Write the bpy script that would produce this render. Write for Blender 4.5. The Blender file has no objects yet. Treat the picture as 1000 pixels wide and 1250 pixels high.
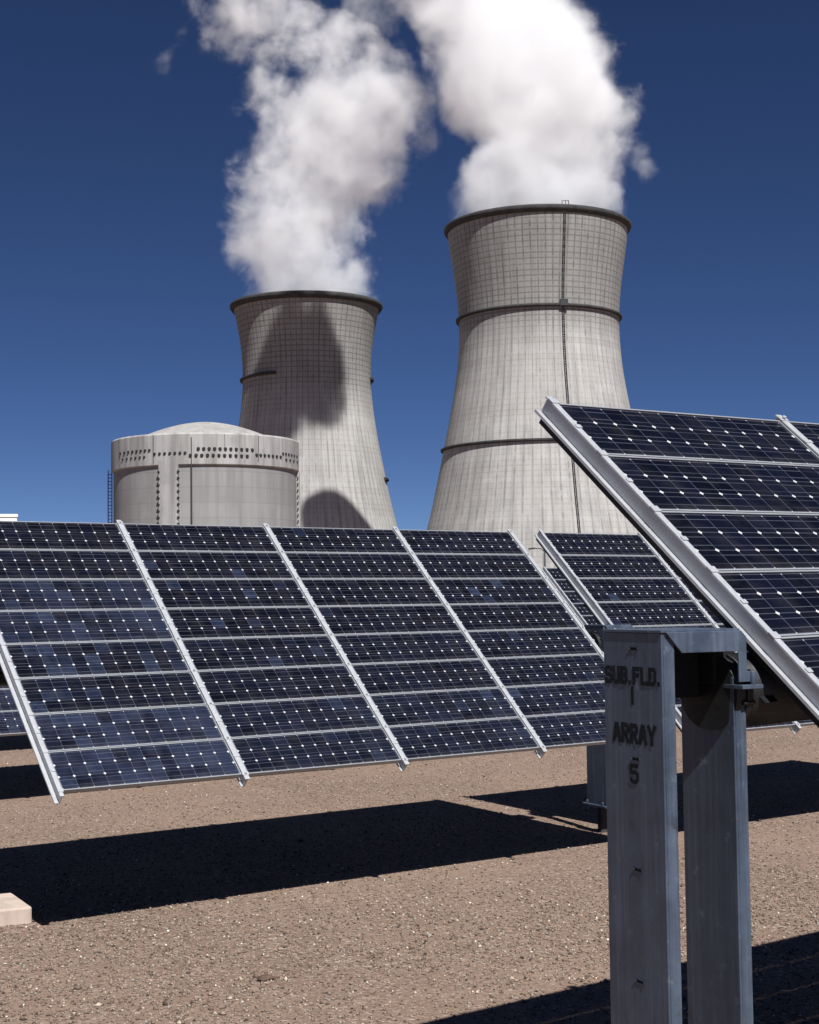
import bpy, bmesh, math, random
import numpy as np
from mathutils import Vector, Matrix
random.seed(7)
rng = np.random.default_rng(11)
sc = bpy.context.scene
COL = sc.collection
R_ = math.radians
PI = math.pi

# ------------------------------------------------------------------ survey of the place
F_PX = 1846.0                       # focal length for a 1000 px wide frame
PITCH, ROLL, EYE = R_(3.297), R_(0.68), 1.981
TH, TILT = R_(53.52), R_(42.97)     # azimuth of the array rows, tilt of the arrays
SLOPE, COLW = 2.4565, 1.25
SUN_AZ, SUN_EL = R_(-20.33), R_(53.98)   # azimuth in which shadows fall, elevation


# ------------------------------------------------------------------ helpers
def link(o, parent=None):
    COL.objects.link(o)
    if parent is not None:
        o.parent = parent
    return o


def tag(o, label=None, cat=None, group=None, kind=None):
    if label: o['label'] = label
    if cat: o['category'] = cat
    if group: o['group'] = group
    if kind: o['kind'] = kind
    return o


def empty(name, loc=(0, 0, 0), rot=(0, 0, 0)):
    o = bpy.data.objects.new(name, None)
    o.empty_display_size = 0.2
    o.location = loc
    o.rotation_euler = rot
    return link(o)


class MB:
    """collects shapes for ONE mesh object"""
    def __init__(self):
        self.bm = bmesh.new()
        self.uv = None

    def box(self, a, b, m=0, mat=None):
        x0, y0, z0 = a; x1, y1, z1 = b
        vs = [self.bm.verts.new(p) for p in ((x0, y0, z0), (x1, y0, z0), (x1, y1, z0), (x0, y1, z0),
                                             (x0, y0, z1), (x1, y0, z1), (x1, y1, z1), (x0, y1, z1))]
        if mat is not None:
            for v in vs: v.co = mat @ v.co
        for f in ((3, 2, 1, 0), (4, 5, 6, 7), (0, 1, 5, 4), (1, 2, 6, 5), (2, 3, 7, 6), (3, 0, 4, 7)):
            fc = self.bm.faces.new([vs[i] for i in f]); fc.material_index = m
        return self

    def prism(self, pts, d, m=0):
        """polygon (3-D points, CCW seen from the tip of d) extruded along d"""
        d = Vector(d)
        a = [self.bm.verts.new(p) for p in pts]
        b = [self.bm.verts.new(Vector(p) + d) for p in pts]
        n = len(pts)
        self.bm.faces.new(list(reversed(a))).material_index = m
        self.bm.faces.new(b).material_index = m
        for i in range(n):
            self.bm.faces.new([a[i], a[(i + 1) % n], b[(i + 1) % n], b[i]]).material_index = m
        return self

    def tube(self, p, q, r, n=12, r2=None, m=0, smooth=True, cap=True):
        p, q = Vector(p), Vector(q)
        r2 = r if r2 is None else r2
        ax = (q - p).normalized()
        u = ax.orthogonal().normalized(); v = ax.cross(u)
        A, B = [], []
        for i in range(n):
            t = 2 * PI * i / n
            w = u * math.cos(t) + v * math.sin(t)
            A.append(self.bm.verts.new(p + w * r)); B.append(self.bm.verts.new(q + w * r2))
        for i in range(n):
            f = self.bm.faces.new([A[i], A[(i + 1) % n], B[(i + 1) % n], B[i]]); f.smooth = smooth; f.material_index = m
        if cap:
            self.bm.faces.new(list(reversed(A))).material_index = m
            self.bm.faces.new(B).material_index = m
        return self

    def lathe(self, prof, n=96, a0=0.0, a1=2 * PI, m=0, closed_profile=False, smooth=True, uvs=False):
        """prof: list of (r, z) ; turned about Z"""
        full = abs(a1 - a0 - 2 * PI) < 1e-6
        k = n if full else n + 1
        rings = []
        for r, z in prof:
            rings.append([self.bm.verts.new((r * math.sin(a0 + (a1 - a0) * i / n), -r * math.cos(a0 + (a1 - a0) * i / n), z)) for i in range(k)])
        if uvs:
            self.uv = self.bm.loops.layers.uv.new('UVMap')
        np_ = len(prof)
        for j in range(np_ if closed_profile else np_ - 1):
            j2 = (j + 1) % np_
            for i in range(n):
                i2 = (i + 1) % k if full else i + 1
                f = self.bm.faces.new([rings[j][i], rings[j][i2], rings[j2][i2], rings[j2][i]])
                f.smooth = smooth; f.material_index = m
                if uvs:
                    for lp, (ii, jj) in zip(f.loops, ((i, j), (i + 1, j), (i + 1, j2), (i, j2))):
                        lp[self.uv].uv = (ii / n, prof[jj][1])
        if closed_profile and not full:
            self.bm.faces.new([rg[0] for rg in rings]); self.bm.faces.new([rg[-1] for rg in reversed(rings)])
        return self

    def build(self, name, mat, parent=None, bevel=0.0, loc=None, autosmooth=False, fix=True):
        if fix:
            bmesh.ops.recalc_face_normals(self.bm, faces=self.bm.faces[:])
        me = bpy.data.meshes.new(name)
        self.bm.to_mesh(me); self.bm.free()
        for mm in (mat if isinstance(mat, (list, tuple)) else [mat]):
            me.materials.append(mm)
        o = bpy.data.objects.new(name, me)
        link(o, parent)
        if loc is not None: o.location = loc
        if bevel > 0:
            b = o.modifiers.new('bevel', 'BEVEL'); b.width = bevel; b.segments = 2; b.limit_method = 'ANGLE'
        return o


# ------------------------------------------------------------------ materials
class NT:
    def __init__(self, name):
        self.m = bpy.data.materials.new(name); self.m.use_nodes = True
        self.t = self.m.node_tree; self.t.nodes.clear()
        self.out = self.n('ShaderNodeOutputMaterial')

    def n(self, typ, **kw):
        nd = self.t.nodes.new(typ)
        for k, v in kw.items(): setattr(nd, k, v)
        return nd

    def l(self, a, b):
        self.t.links.new(a, b)

    def val(self, x, sock):
        if isinstance(x, (int, float)): sock.default_value = x
        elif isinstance(x, (tuple, list)): sock.default_value = tuple(x) if len(x) == len(sock.default_value) else tuple(x) + (1,)
        else: self.l(x, sock)

    def math(self, op, a, b=0.0, c=0.0, clamp=False):
        nd = self.n('ShaderNodeMath', operation=op, use_clamp=clamp)
        for i, x in enumerate((a, b, c)): self.val(x, nd.inputs[i])
        return nd.outputs[0]

    def mix(self, f, a, b, blend='MIX'):
        nd = self.n('ShaderNodeMix', data_type='RGBA', blend_type=blend)
        self.val(f, nd.inputs[0]); self.val(a, nd.inputs[6]); self.val(b, nd.inputs[7])
        return nd.outputs[2]

    def noise(self, vec, scale, detail=4, rough=.5, out=0, dist=0.0):
        nd = self.n('ShaderNodeTexNoise')
        if vec is not None: self.l(vec, nd.inputs['Vector'])
        nd.inputs['Scale'].default_value = scale; nd.inputs['Detail'].default_value = detail
        nd.inputs['Roughness'].default_value = rough; nd.inputs['Distortion'].default_value = dist
        return nd.outputs[out]

    def ramp(self, x, stops, interp='LINEAR'):
        nd = self.n('ShaderNodeValToRGB'); nd.color_ramp.interpolation = interp
        e = nd.color_ramp.elements
        while len(e) < len(stops): e.new(.5)
        for k, (p, c) in enumerate(stops):
            e[k].position = p
            e[k].color = (c, c, c, 1) if isinstance(c, (int, float)) else tuple(c) + (1,)
        self.l(x, nd.inputs[0])
        return nd.outputs[0]

    def maprange(self, x, a, b, c=0.0, d=1.0, smooth=False):
        nd = self.n('ShaderNodeMapRange', interpolation_type='SMOOTHSTEP' if smooth else 'LINEAR')
        self.val(x, nd.inputs[0])
        for i, v in zip((1, 2, 3, 4), (a, b, c, d)): self.val(v, nd.inputs[i])
        return nd.outputs[0]

    def scale(self, vec, s):
        nd = self.n('ShaderNodeVectorMath', operation='MULTIPLY')
        self.l(vec, nd.inputs[0]); nd.inputs[1].default_value = s
        return nd.outputs[0]

    def bump(self, h, strength=.3, dist=.01):
        nd = self.n('ShaderNodeBump'); nd.inputs['Strength'].default_value = strength; nd.inputs['Distance'].default_value = dist
        self.l(h, nd.inputs['Height'])
        return nd.outputs[0]

    def principled(self, color, rough=.6, metal=0.0, spec=.5, normal=None, coat=0.0):
        nd = self.n('ShaderNodeBsdfPrincipled')
        self.val(color, nd.inputs['Base Color']); self.val(rough, nd.inputs['Roughness']); self.val(metal, nd.inputs['Metallic'])
        self.val(spec, nd.inputs['Specular IOR Level']); nd.inputs['Coat Weight'].default_value = coat
        if normal is not None: self.l(normal, nd.inputs['Normal'])
        self.l(nd.outputs[0], self.out.inputs[0])
        return nd

    def obj(self):
        return self.n('ShaderNodeTexCoord').outputs['Object']


def m_metal(name, base, var, rough, metal, blotch=9.0, grain=60.0):
    t = NT(name); v = t.obj()
    a = t.noise(v, blotch, 5, .6); b = t.noise(v, grain, 3, .6)
    vor = t.n('ShaderNodeTexVoronoi'); vor.inputs['Scale'].default_value = 130; t.l(v, vor.inputs['Vector'])
    sp = t.n('ShaderNodeSeparateColor'); t.l(vor.outputs['Color'], sp.inputs[0])
    k = t.math('ADD', t.math('MULTIPLY', a, .86), t.math('MULTIPLY', sp.outputs[0], .14))
    lo = tuple(c * (1 - var) for c in base); hi = tuple(min(1, c * (1 + var)) for c in base)
    col = t.mix(t.maprange(k, .25, .8), lo, hi)
    t.principled(col, t.maprange(b, .3, .7, rough - .08, rough + .12), metal, .5, t.bump(b, .08, .002))
    return t.m


M_RAIL = m_metal('rail aluminium', (.44, .45, .47), .12, .42, .25)
M_FRAME = m_metal('module frame aluminium', (.32, .335, .355), .12, .4, .25)


def m_galv():
    t = NT('weathered galvanised steel'); v = t.obj()
    cl = t.noise(v, 5.5, 6, .65); gr = t.noise(v, 120, 3, .65)
    st = t.noise(t.scale(v, (38, 38, 1.3)), 1.0, 5, .7)                  # runs down the steel
    bl = t.noise(t.scale(v, (7, 7, 2.6)), 1.0, 5, .6, dist=.4)           # damp stains
    ox = t.noise(v, 17, 6, .72)                                          # pale oxide bloom
    c = t.mix(t.maprange(cl, .3, .7), (.034, .048, .076), (.084, .114, .165))
    c = t.mix(t.maprange(st, .5, .78, 0, .6), c, (.16, .20, .26))
    c = t.mix(t.maprange(st, .22, .45, .55, 0), c, (.040, .050, .070))
    c = t.mix(t.maprange(bl, .60, .68, 0, .75, True), c, (.022, .026, .036))
    c = t.mix(t.maprange(ox, .60, .74, 0, .6), c, (.22, .26, .31))
    ru = t.noise(t.scale(v, (26, 26, 4)), 1.0, 3, .6)
    c = t.mix(t.maprange(ru, .70, .78, 0, .6), c, (.16, .095, .055))
    c = t.mix(t.maprange(gr, .35, .7, .18, 0), c, (.03, .035, .045))
    t.principled(c, t.maprange(cl, .3, .7, .42, .62), .12, .5, t.bump(t.math('ADD', gr, t.math('MULTIPLY', ox, .6)), .12, .002))
    return t.m


M_GALV = m_galv()
M_TUBE = m_metal('shade dark steel', (.008, .0085, .010), .25, .5, .1)  # steel base taken near black for the shade beneath the arrays


def m_cell():
    t = NT('solar cells'); v = t.obj()
    sx = t.n('ShaderNodeSeparateXYZ'); t.l(v, sx.inputs[0])
    pw, ph = COLW - .045, SLOPE / 8 - .004
    u = t.math('MULTIPLY', t.math('SUBTRACT', sx.outputs[0], .013), 12 / (pw - .026))
    w = t.math('MULTIPLY', t.math('SUBTRACT', sx.outputs[1], .013), 3 / (ph - .026))
    inf = t.n('ShaderNodeObjectInfo')
    cm = t.n('ShaderNodeCombineXYZ')
    t.l(t.math('FLOOR', u), cm.inputs[0]); t.l(t.math('FLOOR', w), cm.inputs[1]); t.l(t.math('MULTIPLY', inf.outputs['Random'], 97.3), cm.inputs[2])
    wn = t.n('ShaderNodeTexWhiteNoise', noise_dimensions='3D'); t.l(cm.outputs[0], wn.inputs['Vector'])
    spc = t.n('ShaderNodeSeparateColor'); t.l(wn.outputs['Color'], spc.inputs[0])
    oc = t.n('ShaderNodeSeparateColor'); t.l(inf.outputs['Color'], oc.inputs[0])
    # per cell tone
    base = t.mix(spc.outputs[0], (.0024, .0025, .0050), (.0050, .0054, .0125))
    fade = t.math('LESS_THAN', spc.outputs[1], oc.outputs[0])          # faded cells, share set per module
    cloud = t.noise(v, 14, 3, .6)
    fcol = t.mix(spc.outputs[2], (.010, .013, .027), (.022, .031, .060))
    base = t.mix(t.math('MULTIPLY', fade, t.maprange(cloud, .3, .65, .35, 1)), base, fcol)
    base = t.mix(t.math('MULTIPLY', oc.outputs[1], t.maprange(t.noise(v, 3.1, 3), .35, .65)), base, (.022, .028, .055))  # cloudy paler blue, also puts a soft sheen into the colour
    fu = t.math('ABSOLUTE', t.math('SUBTRACT', u, t.math('ROUND', u)))
    fw = t.math('ABSOLUTE', t.math('SUBTRACT', w, t.math('ROUND', w)))
    # thin gaps between cells
    gu = t.math('LESS_THAN', fu, .018); gw = t.math('LESS_THAN', fw, .018)
    gap = t.math('MAXIMUM', gu, gw)
    base = t.mix(t.math('MULTIPLY', gap, .62), base, (.085, .09, .12))
    # two bus ribbons a cell along the module
    fr = t.math('FRACT', w)
    bus = t.math('MAXIMUM', t.math('LESS_THAN', t.math('ABSOLUTE', t.math('SUBTRACT', fr, .27)), .020),
                 t.math('LESS_THAN', t.math('ABSOLUTE', t.math('SUBTRACT', fr, .73)), .020))
    base = t.mix(t.math('MULTIPLY', bus, t.math('ADD', .10, t.math('MULTIPLY', spc.outputs[2], .42))), base, (.12, .13, .17))
    # white corner diamonds
    dia = t.math('LESS_THAN', t.math('ADD', fu, fw), t.math('ADD', .045, t.math('MULTIPLY', .057, t.math('LESS_THAN', t.math('ABSOLUTE', t.math('SUBTRACT', w, 1.5)), 1.0))))
    inside = t.math('MULTIPLY', t.math('GREATER_THAN', w, .0), t.math('LESS_THAN', w, 3.0))
    base = t.mix(t.math('MULTIPLY', dia, inside), base, (.52, .52, .52))
    low = t.math('MULTIPLY', t.maprange(w, .0, .55, 1, 0, True), t.maprange(t.noise(t.scale(v, (9, 2, 1)), 1.0, 4, .6), .35, .7))
    base = t.mix(t.math('MULTIPLY', low, .05), base, (.40, .36, .31))
    dust = t.noise(v, 5.0, 5, .65)
    base = t.mix(t.maprange(dust, .45, .85, .0, .035), base, (.45, .40, .34))
    t.principled(base, t.maprange(dust, .3, .7, .14, .24), 0, .30)
    return t.m


M_CELL = m_cell()


def m_ground():
    t = NT('gravel ground'); v = t.obj()
    big = t.noise(v, .35, 4, .55); mid = t.noise(v, 2.3, 5, .6); fine = t.noise(v, 38, 4, .7)
    vor = t.n('ShaderNodeTexVoronoi'); vor.inputs['Scale'].default_value = 58; vor.inputs['Randomness'].default_value = 1; t.l(v, vor.inputs['Vector'])
    sp = t.n('ShaderNodeSeparateColor'); t.l(vor.outputs['Color'], sp.inputs[0])
    c = t.ramp(sp.outputs[0], [(0, (.112, .076, .057)), (.35, (.190, .132, .101)), (.75, (.255, .180, .139)), (.95, (.34, .256, .20)), (1, (.54, .45, .37))])
    c = t.mix(t.maprange(mid, .35, .7, 0, .55), c, (.176, .118, .086))
    c = t.mix(t.maprange(big, .38, .62, 0, .55), c, (.275, .192, .143))
    c = t.mix(t.maprange(fine, .45, .75, 0, .35), c, (.10, .072, .056))
    h = t.math('ADD', t.math('MULTIPLY', t.math('SUBTRACT', 1, vor.outputs['Distance']), .6), t.math('MULTIPLY', fine, .5))
    t.principled(c, .92, 0, .2, t.bump(h, .55, .010))
    return t.m


M_GROUND = m_ground()


def m_stone():
    t = NT('gravel stone')
    at = t.n('ShaderNodeAttribute'); at.attribute_name = 'shade'
    t.principled(at.outputs['Color'], .85, 0, .3)
    return t.m


M_STONE = m_stone()


def m_tower(name, n_u, lift, grid_top, seed):
    """formwork concrete: stained joints of the lifts and panels, streaks, sooty top"""
    t = NT(name)
    uvn = t.n('ShaderNodeUVMap'); s = t.n('ShaderNodeSeparateXYZ'); t.l(uvn.outputs[0], s.inputs[0])
    U, V = s.outputs[0], s.outputs[1]
    o = t.obj()
    wob = t.noise(o, .25, 2)
    uu = t.math('MULTIPLY', U, n_u); vv = t.math('DIVIDE', V, lift)
    fu = t.math('ABSOLUTE', t.math('SUBTRACT', uu, t.math('ROUND', uu)))
    fv = t.math('ABSOLUTE', t.math('SUBTRACT', vv, t.math('ROUND', vv)))
    cell = t.n('ShaderNodeCombineXYZ'); t.l(t.math('ROUND', uu), cell.inputs[0]); t.l(t.math('ROUND', vv), cell.inputs[1]); cell.inputs[2].default_value = seed
    wn = t.n('ShaderNodeTexWhiteNoise', noise_dimensions='3D'); t.l(cell.outputs[0], wn.inputs['Vector'])
    cu = t.n('ShaderNodeCombineXYZ'); t.l(t.math('FLOOR', uu), cu.inputs[0]); cu.inputs[1].default_value = seed
    wu = t.n('ShaderNodeTexWhiteNoise', noise_dimensions='3D'); t.l(cu.outputs[0], wu.inputs['Vector'])
    cv = t.n('ShaderNodeCombineXYZ'); t.l(t.math('FLOOR', vv), cv.inputs[0]); cv.inputs[1].default_value = seed + 3
    wv = t.n('ShaderNodeTexWhiteNoise', noise_dimensions='3D'); t.l(cv.outputs[0], wv.inputs['Vector'])
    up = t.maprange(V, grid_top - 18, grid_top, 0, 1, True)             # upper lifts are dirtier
    lu = t.maprange(fu, .03, .16, 1, 0, True); lv = t.maprange(fv, .03, .18, 1, 0, True)
    lu = t.math('MULTIPLY', lu, t.math('ADD', .25, t.math('MULTIPLY', wn.outputs['Value'], .55)))
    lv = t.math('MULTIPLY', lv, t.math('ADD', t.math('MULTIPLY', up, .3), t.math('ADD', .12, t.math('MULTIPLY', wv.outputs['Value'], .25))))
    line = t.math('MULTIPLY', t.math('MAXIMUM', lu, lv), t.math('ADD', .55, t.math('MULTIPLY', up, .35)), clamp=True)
    st = t.n('ShaderNodeCombineXYZ'); t.l(t.math('MULTIPLY', U, 300), st.inputs[0]); t.l(t.math('MULTIPLY', V, .09), st.inputs[1]); st.inputs[2].default_value = seed
    streak = t.noise(st.outputs[0], .55, 5, .62)
    blot = t.noise(o, .035, 5, .6)
    c = t.mix(t.maprange(blot, .35, .65), (.385, .373, .356), (.48, .468, .447))
    c = t.mix(t.math('MULTIPLY', t.maprange(wv.outputs['Value'], .0, 1, 0, .45), 1), c, (.36, .34, .315))
    c = t.mix(t.math('MULTIPLY', t.maprange(wu.outputs['Value'], .0, 1, 0, .12), 1), c, (.35, .33, .305))
    c = t.mix(t.maprange(streak, .42, .70, 0, .62), c, (.22, .212, .203))
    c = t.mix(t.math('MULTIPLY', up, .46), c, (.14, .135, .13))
    bl2 = t.noise(t.scale(o, (.06, .06, .025)), 1.0, 5, .65, dist=.6)
    c = t.mix(t.maprange(bl2, .52, .70, 0, .45), c, (.20, .195, .19))
    c = t.mix(line, c, (.06, .057, .056))
    t.principled(c, .9, 0, .2)
    return t.m


def m_concrete(name, base, dark, scale=.2, banded=None):
    t = NT(name); o = t.obj()
    a = t.noise(o, scale, 6, .62); s = t.scale(o, (2.2, 2.2, .12)); b = t.noise(s, scale * 2.2, 5, .6)
    c = t.mix(t.maprange(a, .35, .65), base, tuple(x * .86 for x in base))
    c = t.mix(t.maprange(b, .42, .70, 0, .75), c, dark)
    c = t.mix(t.maprange(t.noise(o, scale * .9, 5, .65, dist=.8), .52, .66, 0, .4), c, tuple(x * .55 for x in base))
    if banded:
        sx = t.n('ShaderNodeSeparateXYZ'); t.l(o, sx.inputs[0])
        vv = t.math('DIVIDE', sx.outputs[2], banded)
        cm = t.n('ShaderNodeCombineXYZ'); t.l(t.math('FLOOR', vv), cm.inputs[0])
        wn = t.n('ShaderNodeTexWhiteNoise', noise_dimensions='3D'); t.l(cm.outputs[0], wn.inputs['Vector'])
        c = t.mix(t.math('MULTIPLY', wn.outputs['Value'], .75), c, tuple(x * .6 for x in base))
        fv = t.math('ABSOLUTE', t.math('SUBTRACT', vv, t.math('ROUND', vv)))
        c = t.mix(t.maprange(fv, .0, .05, .4, 0), c, dark)
    f = t.noise(o, scale * 40, 3, .6)
    t.principled(c, .88, 0, .25, t.bump(f, .15, .02))
    return t.m


def m_plain(name, col, rough=.6, metal=0.0, var=.15, scale=8):
    t = NT(name); o = t.obj(); a = t.noise(o, scale, 4, .6)
    c = t.mix(t.maprange(a, .3, .7), tuple(x * (1 - var) for x in col), tuple(min(1, x * (1 + var)) for x in col))
    t.principled(c, rough, metal, .3)
    return t.m


M_DARKCON = m_plain('stained and shade dark concrete', (.045, .043, .042), .9, 0, .35, .5)  # own dark stain on rims and ledges, painted shade on one footing
M_LADDER = m_plain('dark ladder steel', (.05, .05, .055), .7, .2)
M_REACTOR = m_concrete('reactor wall concrete', (.36, .353, .347), (.17, .16, .15), .12, 3.2)
M_GIRDER = m_concrete('ring girder concrete', (.41, .40, .39), (.17, .16, .15), .16)
M_DOME = m_concrete('dome concrete', (.38, .365, .345), (.22, .21, .20), .1)
M_CAP = m_plain('tendon cap', (.025, .025, .027), .8)
M_WHITE = m_plain('white cladding', (.78, .76, .72), .7, 0, .06, .3)
M_FOOT = m_concrete('footing concrete', (.56, .45, .375), (.48, .39, .32), 4)


def m_stencil():
    t = NT('worn stencil paint and slot dark'); v = t.obj()
    a = t.noise(v, 60, 4, .7); b = t.noise(v, 16, 3, .6)
    k = t.maprange(t.math('ADD', t.math('MULTIPLY', a, .6), t.math('MULTIPLY', b, .4)), .53, .66, 0, .45)
    c = t.mix(k, (.004, .007, .009), (.035, .042, .058))
    t.principled(c, .8, 0, .3)
    return t.m


M_STENCIL = m_stencil()
M_BLACK = m_plain('under-cap shade black', (.010, .010, .012), .9, 0, .3, 20)  # near-black base stands in for the shade beneath the post cap

M_ROCK = m_plain('brown rock', (.10, .065, .048), .9, 0, .4, 30)


# ------------------------------------------------------------------ setting: ground
def make_ground():
    b = MB()
    S = 6000
    b.bm.faces.new([b.bm.verts.new(p) for p in ((-S, -S, 0), (S, -S, 0), (S, S, 0), (-S, S, 0))])
    tag(b.build('ground', M_GROUND), kind='structure')


make_ground()


def make_gravel(n=190000):
    """small stones lying on the ground in front of and between the arrays"""
    y = 5.6 + (24 - 5.6) * rng.random(n) ** 1.7
    x = (rng.random(n) * 2 - 1) * (.31 * y + .4)
    s = .0040 + .0065 * rng.random(n) ** 2.2 + .010 * (rng.random(n) > .988) * rng.random(n)
    patch = np.sin(x * 1.7 + np.sin(y * 1.1) * 1.3) * np.sin(y * 1.5 + x * .6)
    band = np.exp(-((y - 9.3 - .25 * x + .3 * np.sin(x * 1.3)) / 1.1) ** 2)
    keep = rng.random(n) < .45 + .22 * patch + .5 * band
    x, y, s = x[keep], y[keep], s[keep]; n = len(x)
    base = np.array([(1, 0, 0), (0, 1, 0), (-1, 0, 0), (0, -1, 0), (0, 0, .8), (0, 0, -.6)], float)
    sc3 = (.65 + .7 * rng.random((n, 6, 1)))
    V = base[None] * sc3 * s[:, None, None]
    V[:, :, 0] *= (.8 + .7 * rng.random(n))[:, None]
    a = rng.random(n) * 2 * PI; tl = (rng.random(n) - .5) * .9
    c, si = np.cos(a)[:, None], np.sin(a)[:, None]
    X = V[:, :, 0] * c - V[:, :, 1] * si; Y = V[:, :, 0] * si + V[:, :, 1] * c; Z = V[:, :, 2]
    ct, st = np.cos(tl)[:, None], np.sin(tl)[:, None]
    Y, Z = Y * ct - Z * st, Y * st + Z * ct
    P = np.stack([X + x[:, None], Y + y[:, None], Z + s[:, None] * .35], 2).reshape(-1, 3)
    tri = np.array([(0, 1, 4), (1, 2, 4), (2, 3, 4), (3, 0, 4), (1, 0, 5), (2, 1, 5), (3, 2, 5), (0, 3, 5)])
    Fc = (tri[None] + (np.arange(n) * 6)[:, None, None]).reshape(-1, 3)
    me = bpy.data.meshes.new('gravel')
    me.vertices.add(len(P)); me.vertices.foreach_set('co', P.ravel())
    me.loops.add(Fc.size); me.loops.foreach_set('vertex_index', Fc.ravel().astype(np.int32))
    me.polygons.add(len(Fc)); me.polygons.foreach_set('loop_start', (np.arange(len(Fc)) * 3).astype(np.int32))
    me.polygons.foreach_set('loop_total', np.full(len(Fc), 3, np.int32))
    me.update(calc_edges=True)
    pal = np.array([(.14, .100, .076), (.215, .155, .119), (.285, .208, .16), (.28, .25, .21), (.46, .37, .29), (.062, .048, .040), (.76, .68, .60)])
    k = rng.choice(7, n, p=(.24, .28, .22, .12, .06, .07, .010))
    colr = pal[k] * (.85 + .3 * rng.random((n, 1)))
    at = me.attributes.new('shade', 'FLOAT_COLOR', 'POINT')
    at.data.foreach_set('color', np.repeat(np.concatenate([colr, np.ones((n, 1))], 1), 6, 0).ravel())
    me.materials.append(M_STONE)
    tag(link(bpy.data.objects.new('gravel', me)), 'small brown and grey stones scattered over the bare ground', 'gravel', kind='stuff')


make_gravel()


def make_rock(loc, s, label):
    b = MB()
    bmesh.ops.create_icosphere(b.bm, subdivisions=2, radius=1)
    for v in b.bm.verts:
        k = 1 + .35 * (random.random() - .5)
        v.co = Vector((v.co.x * 1.5 * k, v.co.y * .9 * k, max(-.3, v.co.z) * .62 * k)) * s
    o = b.build('rock', M_ROCK, loc=loc); o.rotation_euler.z = .4
    tag(o, label, 'rock')


make_rock((-.78, 8.03, .012), .035, 'dark brown rock lying alone on the gravel below the long shadow')


# ------------------------------------------------------------------ solar arrays
PW, PH = COLW - .045, SLOPE / 8 - .004


def panel_mesh():
    b = MB(); b.box((.004, .004, -.022), (PW - .004, PH - .004, -.004))
    o = b.build('panel', M_CELL); me = o.data; bpy.data.objects.remove(o); return me


def frame_mesh():
    b = MB(); w = .0070
    b.box((0, 0, -.03), (PW, w, 0)); b.box((0, PH - w, -.03), (PW, PH, 0))
    b.box((0, w, -.03), (w, PH - w, -.0005)); b.box((PW - w, w, -.03), (PW, PH - w, -.0005))
    o = b.build('frame', M_FRAME); me = o.data; bpy.data.objects.remove(o); return me


ME_PANEL, ME_FRAME = panel_mesh(), frame_mesh()


def rail_mesh(end):
    """channel along the slope; the left end shows its open side"""
    b = MB(); L0, L1 = -SLOPE / 2 - .045, SLOPE / 2 + .03
    if end:
        b.box((-.006, L0, -.001), (.020, L1, .005))                       # top flange
        b.box((.006, L0, -.056), (.011, L1, -.001))                       # web
        b.box((-.024, L0, -.061), (.011, L1, -.056))                      # bottom flange
        b.box((-.024, L0, -.056), (-.0205, L1, -.051))                     # lip
        b.box((-.008, L0 + .03, -.088), (.006, L1 - .03, -.061), 1)          # purlin under the channel, dark tone stands in for the flange shade
    else:
        b.box((-.018, L0, .0005), (.018, L1, .006))
        b.box((-.004, L0, -.060), (.004, L1, .0005))
        b.box((-.024, L0, -.065), (.004, L1, -.060))
    for k in range(0, 9):
        y = -SLOPE / 2 + SLOPE / 8 * k
        if not end:
            b.box((-.0225, y - .013, .006), (.0225, y + .013, .009))
            b.tube((0, y, .011), (0, y, .020), .008, 6)
        else:
            b.box((-.008, y - .014, .005), (.026, y + .014, .0085))
        y2 = y + SLOPE / 16
        if k < 8:
            b.box((-.023 if not end else 0, y2 - .009, .006), (.024, y2 + .009, .009))
    o = b.build('rail', [M_RAIL, M_TUBE]); me = o.data; bpy.data.objects.remove(o); return me


ME_RAIL, ME_RAIL_END = rail_mesh(False), rail_mesh(True)
Z_TUBE = -.215


def tube_obj(n, root):
    b = MB(); x0, x1 = -.13, COLW * n + .13
    b.tube((x0, 0, Z_TUBE), (x1, 0, Z_TUBE), .112, 28)
    for x in (x0 + .05, x1 - .05):
        b.tube((x - .012, 0, Z_TUBE), (x + .012, 0, Z_TUBE), .122, 28)
        for k in range(8):
            a = PI / 4 * k + .3
            b.tube((x - .03, math.cos(a) * .119, Z_TUBE + math.sin(a) * .119), (x + .02, math.cos(a) * .119, Z_TUBE + math.sin(a) * .119), .007, 8)
    for i in range(n + 1):
        b.box((i * COLW - .03, -.12, -.16), (i * COLW + .03, .12, -.151))
    return b.build('torque_tube', M_TUBE, root)


def solar_array(centre_left, n, label, th=TH, tilt=TILT, fade=lambda i, k: (.03, 0), psi=0.0):
    root = empty('solar_array', centre_left, (Matrix.Rotation(PI / 2 - th, 3, 'Z') @ Matrix.Rotation(tilt, 3, 'X') @ Matrix.Rotation(psi, 3, 'Z')).to_euler())
    tag(root, label, 'solar array', 'tilted solar arrays in rows')
    for i in range(n):
        for k in range(8):
            p = link(bpy.data.objects.new('panel', ME_PANEL), root)
            p.location = (i * COLW + .0225, -SLOPE / 2 + k * SLOPE / 8 + .002, 0)
            f, g = fade(i, k); p.color = (f, g, 0, 1)  # share of faded cells, strength of the painted sheen
            link(bpy.data.objects.new('frame', ME_FRAME), p)
    for i in range(n + 1):
        r = link(bpy.data.objects.new('rail', ME_RAIL_END if i == 0 else ME_RAIL), root)
        r.location = (i * COLW, 0, 0)
    tube_obj(n, root)
    return root


def axes(th, tilt):
    d = Vector((math.sin(th), math.cos(th), 0)); e = Vector((-math.cos(th), math.sin(th), 0))
    up = e * math.cos(tilt) + Vector((0, 0, math.sin(tilt)))
    return d, e, up, d.cross(up)


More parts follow.
